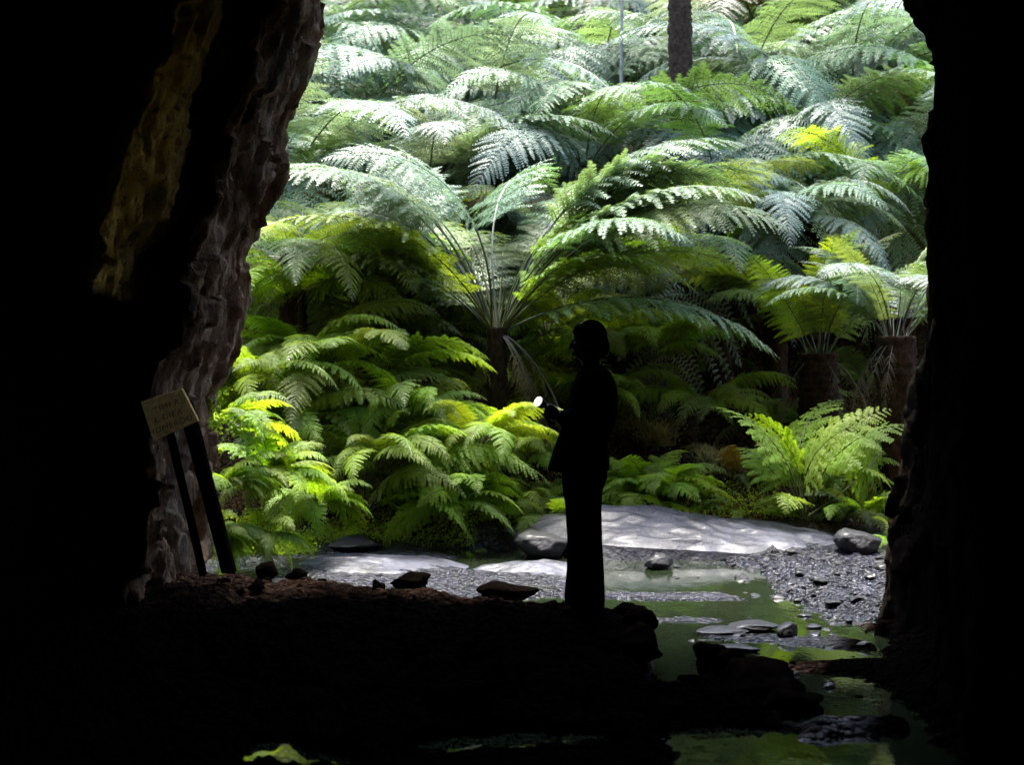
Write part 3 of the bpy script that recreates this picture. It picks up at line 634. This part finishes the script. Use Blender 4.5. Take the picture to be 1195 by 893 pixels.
# tall trunk and thin stem at the top
x = (796 - CX) / F * 18.0; g = gh(x, 18.0)
o = root('tall_tree_fern', (x, 18.0, g - .1), 'tall dark trunk rising out of the top edge right of centre', 'tree fern')
link('trunk', trunk_mesh('trunk', 77, 9.2, .15, .115, M['trunk'], .2, -.12, 0), o)
r_ = random.Random(5)
for i in range(16): add_frond(o, r_.choice(TF['arch', 'fern']), 2.2, i * 2.4, 0, GREEN, 9.1, r_, .1)
o.children[0].location = (0, 0, 0)
x = (724 - CX) / F * 19.3; g = gh(x, 19.3)
o = root('sapling', (x, 19.3, g - .1), 'thin pale sapling stem rising out of the top edge left of the dark trunk', 'tree')
link('trunk', trunk_mesh('trunk', 78, 9, .024, .018, M['palestem'], .05, .09, 0, 60, False), o)
rng = np.random.RandomState(3); V = []; Fc = []
for i in range(900):
    c = rng.normal(size=3) * (.7, .7, .5) + (0.1, 0, 9.3); a = rng.normal(size=3); a /= np.linalg.norm(a); b = np.cross(a, rng.normal(size=3)); b /= np.linalg.norm(b)
    k0 = len(V); V.extend((c - a * .05, c + b * .02, c + a * .06, c - b * .02)); Fc.append((k0, k0 + 1, k0 + 2, k0 + 3))
link('crown', mesh_np('crown', V, Fc, M['fern']), o).color = (*GREEN, 1)

# --- ferns by the water
ground_fern(938, 606, 13.2, 'lime green fern with upright fronds standing in the dark gap at right', None, 1.3, 5, (LIME,), BRK, 31, (60, 130), (-.1, .2),
            specs=[(0, 1.45, 5, 14, 10), (0, 1.65, 30, 16, -25), (0, 1.5, 150, 18, -20), (1, 1.55, -14, 16, 20), (0, 1.6, 80, 14, 60), (1, 1.35, 50, 16, -40), (0, 1.3, 330, 20, 30), (0, 1.25, 170, 24, 20), (2, .8, 240, 0, 0)])
ground_fern(765, 590, 14.0, 'bushy yellow green fern clump right behind the person', None, 1.0, 44, ((.30, .46, .03), LIME), GFN, 32)
ground_fern(735, 580, 14.4, 'yellow green fern partly hidden behind the person', None, .9, 26, (LIME, GREEN), GFN, 33)
ground_fern(815, 600, 13.9, 'small fern between the yellow green clump and the upright lime fern', None, .5, 18, (LIME, OLIVE), GFN, 34)
ground_fern(1000, 610, 13.3, 'low fern drooping below the upright lime fern', None, .75, 20, (LIME, OLIVE), GFN, 35)
ground_fern(1045, 640, 12.3, 'small lime fern at the foot of the right cave wall', None, .42, 16, (LIME,), GFN, 36)
ground_fern(865, 560, 14.6, 'fern with rusty yellow fronds in front of the dark hollow', None, .75, 10, ((.16, .12, .015), OLIVE), GFN, 37)
ground_fern(545, 655, 12.75, 'tiny fern on the wet rocks between shelf and person', None, .3, 12, (LIME,), GFN, 38)
ground_fern(430, 632, 13.1, 'tiny fern beside the small dark slab', None, .25, 10, (LIME,), GFN, 39)
# the cluster against the left rock
for i, (px, py, d, L, n, lab) in enumerate([
    (262, 500, 11.6, .75, 20, 'topmost yellow green fern growing on the left rock beside the sign'),
    (318, 560, 11.9, .80, 24, 'largest yellow green fern of the cluster right of the sign posts'),
    (262, 570, 11.3, .55, 20, 'fern in the middle of the cluster, nearest the wide sign post'),
    (300, 625, 11.5, .60, 24, 'lowest fern of the cluster right of the sign posts'),
    (368, 590, 12.2, .55, 16, 'outermost fern of the cluster, hanging over the flat grey shelf'),
    (250, 625, 11.1, .45, 16, 'small fern at the foot of the wide sign post')]):
    ground_fern(px, py, d, lab, None, L, n, (LIME, LIME, GREEN), GFN, 50 + i, (170, 400), (-.5, .25))
# big fronds arching over the left bank
ground_fern(425, 600, 13.2, 'fern with long dark ribbed fronds arching right above the flat shelf', None, 1.6, 12, (GREEN, LIME), LONG, 60, (-60, 200), (-.3, .1),
            specs=[(0, 2.0, -12, 0, 0), (1, 2.1, -5, 4, 15), (2, 1.7, -20, -6, 0), (0, 1.9, 15, 0, 0)])
ground_fern(330, 520, 13.4, 'deep green fern filling the bank behind the cluster at left', None, 1.7, 18, (GREEN, LIME, DEEP), LONG, 61)
ground_fern(500, 560, 13.8, 'deep green fern below the fanned crown', None, 1.4, 18, (GREEN, LIME), LONG, 62)
ground_fern(610, 590, 14.0, 'green fern hanging just left of the legs of the person', None, .9, 18, (GREEN, LIME), LONG, 63)
ground_fern(470, 420, 15.2, 'green fern on the slope under the left tree ferns', None, 1.6, 16, (GREEN, DEEP), LONG, 64)
ground_fern(700, 470, 15.6, 'green fern on the slope behind the shoulders of the person', None, 1.3, 16, (GREEN, LIME), LONG, 65)
for i, (px, py, d, L, n, me_, lab) in enumerate([
    (300, 455, 13.2, 1.35, 24, LONG, 'green fern behind the top of the sign side cluster'),
    (365, 425, 14.1, 1.5, 24, LONG, 'bright green fern left of the low spreading tree fern'),
    (480, 500, 13.6, 1.3, 26, LONG, 'bright green fern in the middle of the left bank'),
    (560, 520, 13.3, 1.1, 24, LONG, 'bright green fern reaching toward the jacket of the person'),
    (440, 545, 12.9, 1.1, 26, LONG, 'bright green fern low above the small dark slab'),
    (620, 540, 14.4, 1.0, 22, LONG, 'green fern directly left of the torch hand'),
    (640, 605, 13.4, .6, 22, GFN, 'short lime fern just left of the trousers of the person'),
    (535, 590, 13.1, .9, 26, GFN, 'lime fern hanging over the flat grey shelf'),
    (350, 360, 14.6, 1.6, 22, LONG, 'green fern right of the left rock edge, below the spiky crown'),
    (640, 400, 15.6, 1.4, 22, LONG, 'green fern between the fanned crown and the face of the person'),
    (760, 420, 15.9, 1.5, 22, LONG, 'green fern right of the head of the person'),
    (820, 480, 15.6, 1.2, 20, LONG, 'green fern in front of the hollow, above the silvery tussock'),
    (560, 450, 15.3, 1.1, 18, LONG, 'green fern beside the trunk of the fanned tree fern'),
    (690, 420, 16.0, 1.5, 20, LONG, 'green fern behind the head of the person'),
    (870, 610, 13.8, .6, 22, GFN, 'small lime fern just left of the upright lime fern'),
    (985, 560, 13.9, .8, 16, GFN, 'olive fern behind the upright lime fern')]):
    ground_fern(px, py, d, lab, None, L, n, (LIME, GREEN, LIME) if i % 3 else (GREEN, LIME), me_, 90 + i)
# understorey up the slope
for i in range(34):
    d = rnd.uniform(15.5, 27); px = rnd.uniform(240, 1130); x = (px - CX) / F * d
    lab = 'low dark fern on the shaded slope %s, beneath %s tree ferns' % ('at far left' if px < 400 else 'at left' if px < 560 else 'behind the person' if px < 740 else 'at right' if px < 920 else 'at far right', 'the nearest' if d < 18 else 'the middle' if d < 22 else 'the highest')
    ground_fern(px, None, d, lab, 'understorey ferns on the slope', rnd.uniform(.8, 1.5), 12, (GREEN, DEEP, OLIVE), GFN + LONG, 200 + i)

# dry grass tussocks and ground cover
def tussock(px, py, d, n, L, col, label, seed):
    rng = np.random.RandomState(seed); V = []; Fc = []
    for i in range(n):
        a = rng.uniform(0, 6.28); l = L * rng.uniform(.5, 1.1); el = math.radians(rng.uniform(45, 88)); w_ = .006
        p = np.array([rng.normal() * .07, rng.normal() * .07, 0]); hd = np.array([math.cos(a), math.sin(a), 0]); sd_ = np.array([-math.sin(a), math.cos(a), 0]); k0 = len(V)
        for j in range(5):
            t = j / 4; q = p + hd * l * t * math.cos(el) * (1 + t) + np.array([0, 0, l * (t * math.sin(el) - .55 * t * t)])
            V.extend((q - sd_ * w_ * (1 - t * .9), q + sd_ * w_ * (1 - t * .9)))
            if j: Fc.append((k0 + 2 * j - 2, k0 + 2 * j - 1, k0 + 2 * j + 1, k0 + 2 * j))
    o = link('grass_tussock', mesh_np('grass_tussock', V, Fc, M['fern'])); o.location = PX(px, py, d); o.color = (*col, 1)
    x = o.location.x; o.location.z = max(o.location.z, gh(x, d) - .03); return tag(o, label, 'grass tussock')
tussock(768, 520, 15.0, 260, .75, (.15, .14, .07), 'grey brown dry grass tussock behind the yellow green fern clump', 1)
tussock(738, 500, 15.4, 200, .8, (.12, .12, .06), 'dry grass tussock rising by the back of the person', 2)
tussock(828, 545, 14.6, 160, .55, (.2, .22, .16), 'silvery grass tussock left of the rusty yellow fern', 3)
tussock(960, 615, 13.5, 140, .6, (.04, .05, .015), 'dark grass stems at the base of the upright lime fern', 4)
def cover(name, boxes, n, size, col, label, seed, kindlabel='ground cover'):
    rng = np.random.RandomState(seed); V = []; Fc = []
    xs = []; ds = []
    for i in range(n):
        b = boxes[rng.randint(len(boxes))]; d = rng.uniform(b[2], b[3]); px = rng.uniform(b[0], b[1]); xs.append((px - CX) / F * d); ds.append(d)
    hz = height(np.array(xs), np.array(ds)); dens = fbm(np.array(xs), np.array(ds), 0, 2.2, 3, seed)
    for i in range(n):
        if dens[i] < -.15: continue
        p = np.array([xs[i], ds[i], hz[i] + abs(rng.normal()) * size * 1.6])
        a = rng.normal(size=3); a[2] = abs(a[2]) * .6; a /= np.linalg.norm(a); b = np.cross(a, rng.normal(size=3)); b /= np.linalg.norm(b); s_ = size * rng.uniform(.5, 1.2); k0 = len(V)
        V.extend((p, p + a * s_ * .5 + b * s_ * .25, p + a * s_, p + a * s_ * .5 - b * s_ * .25)); Fc.append((k0, k0 + 1, k0 + 2, k0 + 3))
    o = link(name, mesh_np(name, V, Fc, M['fern'])); o.color = (*col, 1); tag(o, label, kindlabel, None, 'stuff')
cover('ground_cover', [(690, 1060, 13.4, 15.0), (400, 660, 12.9, 14.2), (220, 420, 12.2, 13.6)], 26000, .035, LIME, 'small yellow green leaves covering the stream bank', 5)
cover('leaf_litter', [(250, 1100, 13.2, 19)], 16000, .05, (.09, .055, .025), 'brown dead leaves lying on the slope under the ferns', 6, 'leaf litter')
# little plants on the left rock
def rock_plant(px, py, d, n, sp, size, col, label, seed):
    rng = np.random.RandomState(seed); V = []; Fc = []
    for i in range(n):
        p = rng.normal(size=3) * (sp, .05, sp * 1.3)
        a = rng.normal(size=3); a /= np.linalg.norm(a); b = np.cross(a, rng.normal(size=3)); b /= np.linalg.norm(b); s_ = size * rng.uniform(.5, 1.2); k0 = len(V)
        V.extend((p, p + a * s_ * .5 + b * s_ * .35, p + a * s_, p + a * s_ * .5 - b * s_ * .35)); Fc.append((k0, k0 + 1, k0 + 2, k0 + 3))
    o = link('rock_plant', mesh_np('rock_plant', V, Fc, M['fern'])); o.location = PX(px, py, d); o.color = (*col, 1); tag(o, label, 'moss', None, 'stuff')
rock_plant(232, 332, 10.05, 45, .025, .03, LIME, 'small yellow green tuft highest on the left rock', 1)
rock_plant(226, 382, 10.0, 160, .06, .028, OLIVE, 'little olive plants on the left rock above the sign', 2)
rock_plant(240, 490, 10.7, 500, .10, .04, LIME, 'yellow green moss cushion behind the top right corner of the sign', 3)

# ------------------------------------------------------------------ sign on its two timbers
sgn = root('wooden_sign', PX(197, 485, 8.2), 'small tan wooden board with three rows of faded letters tilted on the left rock', 'sign')
q = Matrix.Rotation(R(-8), 4, 'Z')
bm = bmesh.new()
cr = [(-25, -17), (12, -31), (27, 8), (-14, 29)]  # px offsets, y down
v0 = []
for dy in (0, .028):
    for (a, b) in cr:
        k_ = 8.2 / F; X_ = a * k_; v0.append(bm.verts.new((X_ * 1.04, dy + X_ * 1.1, -b * k_)))
bm.faces.new(v0[:4]); bm.faces.new(v0[4:][::-1])
for i in range(4): bm.faces.new((v0[i], v0[(i + 1) % 4 + 0], v0[4 + (i + 1) % 4], v0[4 + i])[::-1])
bmesh.ops.recalc_face_normals(bm, faces=bm.faces); bmesh.ops.bevel(bm, geom=bm.edges[:], offset=.003, segments=1, affect='EDGES')
me = bpy.data.meshes.new('board'); bm.to_mesh(me); bm.free(); me.materials.append(M['board']); link('board', me, sgn)
dg = bpy.context.evaluated_depsgraph_get()
tv = []; tf = []
for i, txt in enumerate(('TIMI R', 'L DIEA', 'HUMEROU')):
    cu = bpy.data.curves.new('t', 'FONT'); cu.body = txt; cu.size = .045; cu.align_x = 'CENTER'; cu.space_character = 1.12; cu.offset = 0
    to = bpy.data.objects.new('t', cu); C.objects.link(to); bpy.context.view_layer.update()
    tv = []; tf = []
    tm = to.evaluated_get(bpy.context.evaluated_depsgraph_get()).to_mesh()
    ang = R(21)
    for v in tm.vertices:
        a, b = v.co.x, v.co.y + .042 - i * .057; a += i * 0.0
        X_ = a * math.cos(ang) - b * math.sin(ang) * .55; Z_ = a * math.sin(ang) + b
        tv.append((X_ * .93, X_ * .983 - .008, Z_))
    off = len(tv) - len(tm.vertices)
    for p_ in tm.polygons: tf.append([off + j for j in p_.vertices])
    to.to_mesh_clear() if hasattr(to, 'to_mesh_clear') else None
    bpy.data.objects.remove(to); bpy.data.curves.remove(cu)
    link('lettering', mesh_np('lettering', tv, tf, M['paint']), sgn)
def plank(a, b, wd, th, mat, name, label, rxy=0):
    A = Vector(a); B = Vector(b); ln = (B - A).length; bm = bmesh.new()
    bmesh.ops.create_cube(bm, size=1)
    for v in bm.verts: v.co = Vector((v.co.x * wd, v.co.y * th, v.co.z * ln))
    bmesh.ops.subdivide_edges(bm, edges=[e for e in bm.edges if abs(e.verts[0].co.z - e.verts[1].co.z) > .1], cuts=10)
    bmesh.ops.bevel(bm, geom=[e for e in bm.edges if abs(e.calc_length()) > .02 and len(e.link_faces) == 2 and e.calc_face_angle() > 1], offset=.006, segments=1, affect='EDGES')
    for v in bm.verts:
        n_ = fbm(v.co.x * 3, v.co.y * 3, v.co.z, 3, 3, 8) * .008; v.co.x += float(n_)
    me = bpy.data.meshes.new(name); bm.to_mesh(me); bm.free(); me.materials.append(mat)
    o = link(name, me); o.location = (A + B) / 2; o.rotation_euler = (B - A).to_track_quat('Z', 'Y').to_euler(); return tag(o, label, 'post')
plank(PX(216, 470, 8.4), PX(268, 668, 8.9), .092, .045, M['post'], 'wooden_post', 'wide dark timber leaning behind the right side of the tan sign')
plank(PX(192, 480, 8.35), PX(238, 672, 8.8), .042, .04, M['post'], 'wooden_post', 'narrower dark timber leaning behind the left side of the tan sign')

# ------------------------------------------------------------------ the person
PD = 8.4; U = PD / F; GZP = CH - (712 - HZ) / F * PD
def L2(px, py, y=0): return Vector(((px - 684) * U, y, (712 - py) * U))
def ell(cx, cy, cz, rx, ry, rz, n=14):
    pts = []
    for i in range(n + 1):
        ph = math.pi * i / n
        for j in range(n):
            th = 2 * math.pi * j / n; pts.append((cx + rx * math.sin(ph) * math.cos(th), cy + ry * math.sin(ph) * math.sin(th), cz + rz * math.cos(ph)))
    return pts
class Blob:
    def __init__(s): s.bm = bmesh.new()
    def hull(s, pts):
        vs = [s.bm.verts.new(p) for p in pts]; r = bmesh.ops.convex_hull(s.bm, input=vs)
        junk = list({g for g in r['geom_interior'] + r['geom_unused'] if isinstance(g, bmesh.types.BMVert) and g.is_valid})
        bmesh.ops.delete(s.bm, geom=junk, context='VERTS')
    def e(s, c, r): s.hull(ell(*c, *r))
    def cap(s, a, ra, b, rb):
        ra = (ra,) * 3 if isinstance(ra, (int, float)) else ra; rb = (rb,) * 3 if isinstance(rb, (int, float)) else rb
        s.hull(ell(*a, *ra, 10) + ell(*b, *rb, 10))
    def loft(s, rings, yc=0, n=28, pw=2.3):     # (py, px0, px1, half width)
        vs = []
        for (py, a, b, hw) in rings:
            c = L2((a + b) / 2, py, yc); rx = (b - a) / 2 * U; rg = []
            for j in range(n):
                th = 2 * math.pi * j / n; ct, st = math.cos(th), math.sin(th)
                rg.append(s.bm.verts.new((c.x + rx * math.copysign(abs(ct) ** (2 / pw), ct), c.y + hw * math.copysign(abs(st) ** (2 / pw), st), c.z)))
            vs.append(rg)
        for a, b in zip(vs[:-1], vs[1:]):
            for j in range(n): s.bm.faces.new((a[j], a[(j + 1) % n], b[(j + 1) % n], b[j]))
        s.bm.faces.new(vs[0][::-1]); s.bm.faces.new(vs[-1])
    def build(s, name, mat, parent, vox=.007, smooth=6):
        bmesh.ops.recalc_face_normals(s.bm, faces=s.bm.faces)
        me = bpy.data.meshes.new(name); s.bm.to_mesh(me); s.bm.free(); o = bpy.data.objects.new(name, me); C.objects.link(o)
        m = o.modifiers.new('r', 'REMESH'); m.mode = 'VOXEL'; m.voxel_size = vox
        m2 = o.modifiers.new('s', 'SMOOTH'); m2.iterations = smooth; m2.factor = .5
        bpy.context.view_layer.update()
        ev = o.evaluated_get(bpy.context.evaluated_depsgraph_get()); nm = bpy.data.meshes.new_from_object(ev)
        o.modifiers.clear(); o.data = nm; nm.name = name; nm.materials.clear(); nm.materials.append(mat)
        nm.polygons.foreach_set('use_smooth', [True] * len(nm.polygons)); o.parent = parent; return o
per = root('person', ((684 - CX) * U, PD, GZP), 'person standing in profile facing left, hair tied back, jacket and trousers, holding a lit torch', 'person')
b = Blob()
b.e(L2(686, 394), (17.5 * U, .075, 20 * U)); b.e(L2(683, 403), (15.5 * U, .062, 15 * U)); b.e(L2(677, 414), (6 * U, .04, 6.5 * U))
b.cap(L2(668, 399), .008, L2(665.3, 406), .010)                          # nose
b.e(L2(669, 411), (.012, .024, .006)); b.e(L2(669.5, 414), (.012, .022, .006))   # lips
for sg in (-1, 1): b.e(L2(689, 402, sg * .076), (.016, .010, .028))      # ears
for sg in (-1, 1): b.e(L2(670, 396.5, sg * .03), (.012, .022, .006))    # brows
b.cap(L2(688, 412), (.058, .056, .05), L2(692, 436), (.06, .062, .05))   # neck
b.loft([(428, 684, 700, .09), (438, 680, 708, .16), (455, 675, 714, .17), (490, 676, 710, .15), (520, 670, 706, .145), (545, 666, 705, .16), (562, 668, 702, .16)])
for sg in (-1, 1):
    b.cap(L2(687, 550, sg * .085), .08, L2(683, 625, sg * .085), .052); b.cap(L2(683, 625, sg * .085), .052, L2(686, 695, sg * .085), .038)
    b.cap(L2(698, 442, sg * .18), .052, L2(699, 495, sg * .20), .04); b.cap(L2(699, 495, sg * .20), .04, L2(655, 486, sg * .06), .027)
    # hands: palm, thumb and four fingers each closing round the torch
    pc = 0
    b.cap(L2(654, 486, sg * .058), (.02, .017, .028), L2(646.5, 483, sg * .040), (.016, .013, .036))
    for f_, (dz, ln) in enumerate(((.030, .9), (.011, 1.0), (-.008, .95), (-.027, .75))):
        k0 = L2(646, 483, sg * .038) + Vector((-.010, 0, dz)); k1 = k0 + Vector((-.030 * ln, -sg * .004, .004)); k2 = k1 + Vector((-.014, -sg * .026 * ln, .002)); k3 = k2 + Vector((.010, -sg * .016 * ln, 0))
        b.cap(k0, .0092, k1, .0086); b.cap(k1, .0086, k2, .008); b.cap(k2, .008, k3, .007)
    t0 = L2(649, 478, sg * .045); t1 = t0 + Vector((-.024, -sg * .012, .022)); t2 = t1 + Vector((-.022, -sg * .012, .002))
    b.cap(t0, .0125, t1, .010); b.cap(t1, .010, t2, .0085)
body = b.build('body', M['skin'], per, .0055, 3)
b = Blob()
b.e(L2(690, 392), (19 * U, .086, 19.5 * U)); b.e(L2(695, 400), (13.5 * U, .085, 19 * U)); b.e(L2(705, 404), (6.6 * U, .04, 12 * U)); b.e(L2(699, 411), (7.5 * U, .055, 8 * U))
b.cap(L2(679, 384), (.045, .06, .035), L2(671.5, 387), (.018, .055, .014))
hair = b.build('hair', M['hair'], per, .006, 4)
b = Blob()
b.loft([(425, 680, 704, .07), (429, 678, 707, .10), (434, 674, 712, .165), (441, 671.5, 716, .20), (450, 667.5, 719.5, .215), (465, 664, 721, .215), (480, 661, 720, .21), (500, 655, 716, .20),
        (513, 650, 709.5, .195), (530, 644, 711, .205), (543, 640, 711.5, .215), (549, 638.5, 711, .215)], n=32)
for sg in (-1, 1):
    b.cap(L2(699, 443, sg * .185), (.075, .065, .07), L2(700, 498, sg * .225), .058); b.cap(L2(700, 498, sg * .225), .058, L2(658, 488, sg * .07), .046)
b.build('jacket', M['jacket'], per, .0075, 5)
b = Blob()
for sg in (-1, 1):
    b.loft([(540, 655, 708, .10), (556, 656, 707.5, .105), (571, 657, 702, .10), (592, 660, 701, .092), (633, 663.5 - sg, 701 - sg, .082), (667, 663 - sg, 703 - sg, .08), (698, 661 - sg * 2, 703 - sg * 2, .078), (707, 662 - sg * 2, 702 - sg * 2, .074)], sg * .088)
b.build('trousers', M['trousers'], per, .0075, 4)
for sg in (-1, 1):
    b = Blob(); b.cap(L2(693, 704, sg * .09), (.05, .042, .04), L2(663, 708.5, sg * .095), (.045, .046, .02)); b.cap(L2(692, 700, sg * .09), (.045, .04, .05), L2(691, 707, sg * .09), (.052, .042, .03))
    b.build('shoe', M['shoe'], per, .006, 3)
for sg in (-1, 1):
    bm = bmesh.new(); bmesh.ops.create_uvsphere(bm, u_segments=16, v_segments=10, radius=.0115); me = bpy.data.meshes.new('eye'); bm.to_mesh(me); bm.free(); me.materials.append(M['eye'])
    o = link('eye', me, per); o.location = L2(671.5, 399.5, sg * .03)
# torch held in the hands
tor = root('torch', Vector(((641 - CX) * U, PD, GZP + (712 - 477) * U)), 'small lit hand torch shining in the hands of the person', 'torch')
def tube(prof_, n=24, mat=None, name='x'):
    V = []; Fc = []
    for (x_, r_2) in prof_:
        for j in range(n): V.append((x_, r_2 * math.cos(2 * math.pi * j / n), r_2 * math.sin(2 * math.pi * j / n)))
    for i in range(len(prof_) - 1):
        for j in range(n): Fc.append((i * n + j, i * n + (j + 1) % n, (i + 1) * n + (j + 1) % n, (i + 1) * n + j))
    Fc.append(list(range(n))[::-1]); Fc.append([(len(prof_) - 1) * n + j for j in range(n)])
    return mesh_np(name, V, Fc, mat, False)
link('torch_body', tube([(.07, .012), (.066, .014), (-.04, .014), (-.045, .024), (-.085, .034), (-.088, .033)], mat=M['torchbody'], name='torch_body'), tor)
link('torch_lens', tube([(-.0885, .032), (-.096, .029), (-.100, .024), (-.104, .018), (-.106, .010), (-.107, .004)], mat=M['lens'], name='torch_lens'), tor)
tor.rotation_euler = (0, R(28), R(35))
